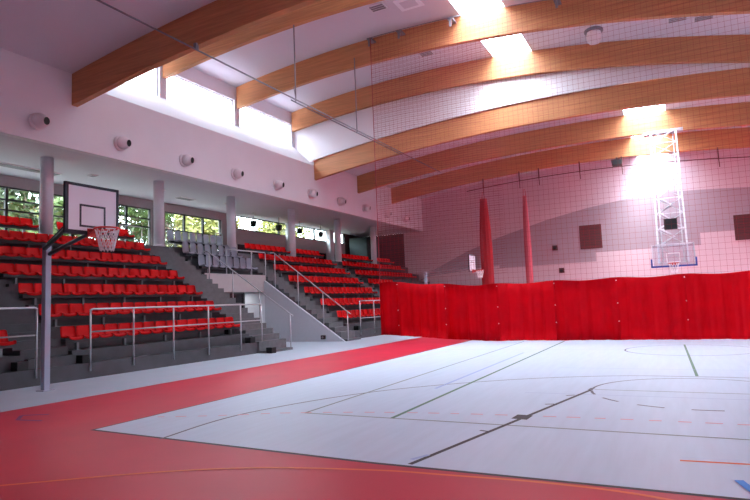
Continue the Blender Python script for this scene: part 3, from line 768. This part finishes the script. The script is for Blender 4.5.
p.build('edge_padding', bo)
for s in (-1, 1): MB().box((s*0.96, -0.03, 2.94), (s*0.89, 0.05, 3.35), 'bluepad').build('corner_padding', bo)
r = MB().tube([(0.225*math.cos(t), -0.38+0.225*math.sin(t), 3.1) for t in [2*math.pi*i/28 for i in range(28)]], 0.018, 'rim', 8, True)
r.box((-0.12, -0.18, 3.02), (0.12, 0, 3.12), 'rim').build('rim', o)
n = MB()
for d in (1, -1):
    for k in range(12):
        n.tube([((0.22-0.1*(i/6)**0.8)*math.cos(2*math.pi*(k+d*1.5*i/6)/12), -0.38+(0.22-0.1*(i/6)**0.8)*math.sin(2*math.pi*(k+d*1.5*i/6)/12), 3.08-0.42*i/6) for i in range(7)], 0.009, 'cord', 5)
n.build('net', o)
a = MB()
for s in (-1, 1): a.tube([TP(s*0.9, 0.0), (s*0.5, 0.03, 3.2)], 0.035, 'metal', 6).tube([TP(s*0.9, 0.1), (s*0.5, 0.03, 3.85)], 0.035, 'metal', 6)
a.build('board_bracket', o)

# ------------------------------------------------------------------ outdoors behind the gallery glazing
MB().box((XB-0.3, YN-20, -0.4), (XB-70, 90, -0.2), 'grass').build('ground', kind='structure')
def tree_mesh(seed, leafmat):
    rnd = random.Random(seed); mb = MB(); k = mb.mi(leafmat)
    blobs = [(Vector((rnd.uniform(-1.9, 1.9), rnd.uniform(-1.9, 1.9), rnd.uniform(3.0, 10.5))), rnd.uniform(1.1, 1.9)) for _ in range(20)]
    for c, r in blobs:
        for _ in range(330):
            v = Vector((rnd.gauss(0, 1), rnd.gauss(0, 1), rnd.gauss(0, 1))).normalized()*r*rnd.uniform(0.55, 1.0)
            p = c + v; u = Vector((rnd.gauss(0, 1), rnd.gauss(0, 1), rnd.gauss(0, 1))).normalized(); q = u.orthogonal().normalized(); s = rnd.uniform(0.13, 0.26)
            vs = [mb.bm.verts.new(p + a) for a in (u*s, q*s*0.55, -u*s, -q*s*0.55)]
            mb.bm.faces.new(vs).material_index = k
    return mb
def trunk_mb():
    mb = MB().tube([(0, 0, -0.2), (0.1, 0.05, 2.5), (0, 0.1, 5), (0.1, 0, 9)], [0.22, 0.18, 0.14, 0.05], 'bark', 8)
    for a in range(5): mb.tube([(0.05, 0.05, 3.5+a), (1.4*math.cos(a*2.3), 1.4*math.sin(a*2.3), 5.2+a)], [0.08, 0.03], 'bark', 6)
    return mb
protos = []
spots = [(-34, 13), (-43.5, 18), (-34, 21), (-44, 27), (-34.5, 29), (-34.5, 37), (-53, 24), (-35, 46), (-53, 35), (-44, 44)]
tl = ['leafy green tree outside the leftmost gallery windows', 'yellow-green tree outside the window behind the backboard', 'leafy green tree outside the window left of the second column', 'yellow-green tree outside the window behind the grey seats',
      'leafy green tree seen through the left end of the bright strip', 'yellow-green tree outside the bright strip left of the first pier', 'distant yellow-green tree behind the others outside the left windows', 'leafy green tree outside the bright strip near the far corner',
      'distant leafy tree outside behind the grey seats windows', 'yellow-green tree outside at the far end of the bright strip']
for i, (x, y) in enumerate(spots):
    kind = i % 2
    if i < 2:
        o = thing('tree', (x, y, -0.2), tl[i], 'tree', 'trees outside the gallery windows')
        c = tree_mesh(11+i, ('leaf', 'leaf2')[kind]).build('foliage', o); t = trunk_mb().build('trunk', o)
        protos.append((o, c, t))
    else:
        s, c, t = protos[kind]
        o = s.copy(); C.objects.link(o); o.location = (x, y, -0.2); o['label'] = tl[i]; o.rotation_euler.z = i*1.3
        for q in (c, t):
            d = q.copy(); C.objects.link(d); d.parent = o
    o.scale = (1.0 + 0.08*(i % 3),)*3

# ------------------------------------------------------------------ daylight: overcast bright sky, portals guide it through the openings
wd = bpy.data.worlds.new('sky'); sc.world = wd; wd.use_nodes = True
wn = wd.node_tree; bg = wn.nodes['Background']; bg.inputs['Color'].default_value = (0.84, 0.92, 1.0, 1)
# overcast sky: the zenith is several times brighter than the horizon
tcw = wn.nodes.new('ShaderNodeTexCoord'); sxyz = wn.nodes.new('ShaderNodeSeparateXYZ'); mrw = wn.nodes.new('ShaderNodeFloatCurve'); cv = mrw.mapping.curves[0]
cv.points[0].location = (0.0, 0.015); cv.points[1].location = (1.0, 1.0)
for px, py in ((0.49, 0.015), (0.5, 0.075)): cv.points.new(px, py)
for pt in cv.points: pt.handle_type = 'VECTOR'
mrw.mapping.update()
mad = wn.nodes.new('ShaderNodeMath'); mad.operation = 'MULTIPLY_ADD'; mad.inputs[1].default_value = 0.5; mad.inputs[2].default_value = 0.5
mul = wn.nodes.new('ShaderNodeMath'); mul.operation = 'MULTIPLY'; mul.inputs[1].default_value = 62.0
wn.links.new(tcw.outputs['Generated'], sxyz.inputs[0]); wn.links.new(sxyz.outputs['Z'], mad.inputs[0]); wn.links.new(mad.outputs[0], mrw.inputs['Value'])
wn.links.new(mrw.outputs['Value'], mul.inputs[0]); wn.links.new(mul.outputs[0], bg.inputs['Strength'])
sn = bpy.data.lights.new('sun', 'SUN'); sn.energy = 13.0; sn.angle = math.radians(24); sn.color = (1, 0.97, 0.92)
so = bpy.data.objects.new('sun', sn); C.objects.link(so); so.location = (0, -20, 40)
so.rotation_euler = Vector((-0.16, math.cos(math.radians(33)), -math.sin(math.radians(33)))).to_track_quat('-Z', 'Y').to_euler()
def portal(loc, d, sx, sy_):
    L = bpy.data.lights.new('daylight_portal', 'AREA'); L.shape = 'RECTANGLE'; L.size = sx; L.size_y = sy_; L.cycles.is_portal = True
    o = bpy.data.objects.new('daylight_portal', L); C.objects.link(o); o.location = loc
    o.rotation_euler = Vector(d).to_track_quat('-Z', 'Y').to_euler(); return o
portal((XR+0.28, (YG0+YG1)/2, (0.3+zr0)/2), (-1, 0, 0), YG1-YG0, zr0-0.3)
for a, b in WR: portal((XR+0.28, (a+b)/2, (zr0+zr1)/2), (-1, 0, 0), b-a, zr1-zr0)
for a, b in ((14.82, 19.62), (20.04, 24.98), (25.4, 30.4)): portal((xc-0.24, (a+b)/2, 12.82), (1, 0, 0), b-a, 1.45)
portal((XB-0.22, 16.05, 6.28), (1, 0, 0), 14.3, 2.65); portal((XB-0.22, 26.55, 6.28), (1, 0, 0), 4.7, 2.65); portal((XB-0.22, 37.6, 7.62), (1, 0, 0), 14.4, 0.95)
portal((-6.93, 22.5, high(-7)+D+0.45), (0, 0, -1), 2.05, 16.2); portal((-0.93, 39.7, low(-1)+D+0.45), (0, 0, -1), 2.15, 17.6)

vs = sc.view_settings
vs.view_transform = 'Standard'; vs.look = 'None'; vs.gamma = 1.0; vs.use_curve_mapping = False; vs.exposure = -0.5
sc.cycles.use_denoising = True
sc.cycles.max_bounces = 10; sc.cycles.diffuse_bounces = 6; sc.cycles.transparent_max_bounces = 24
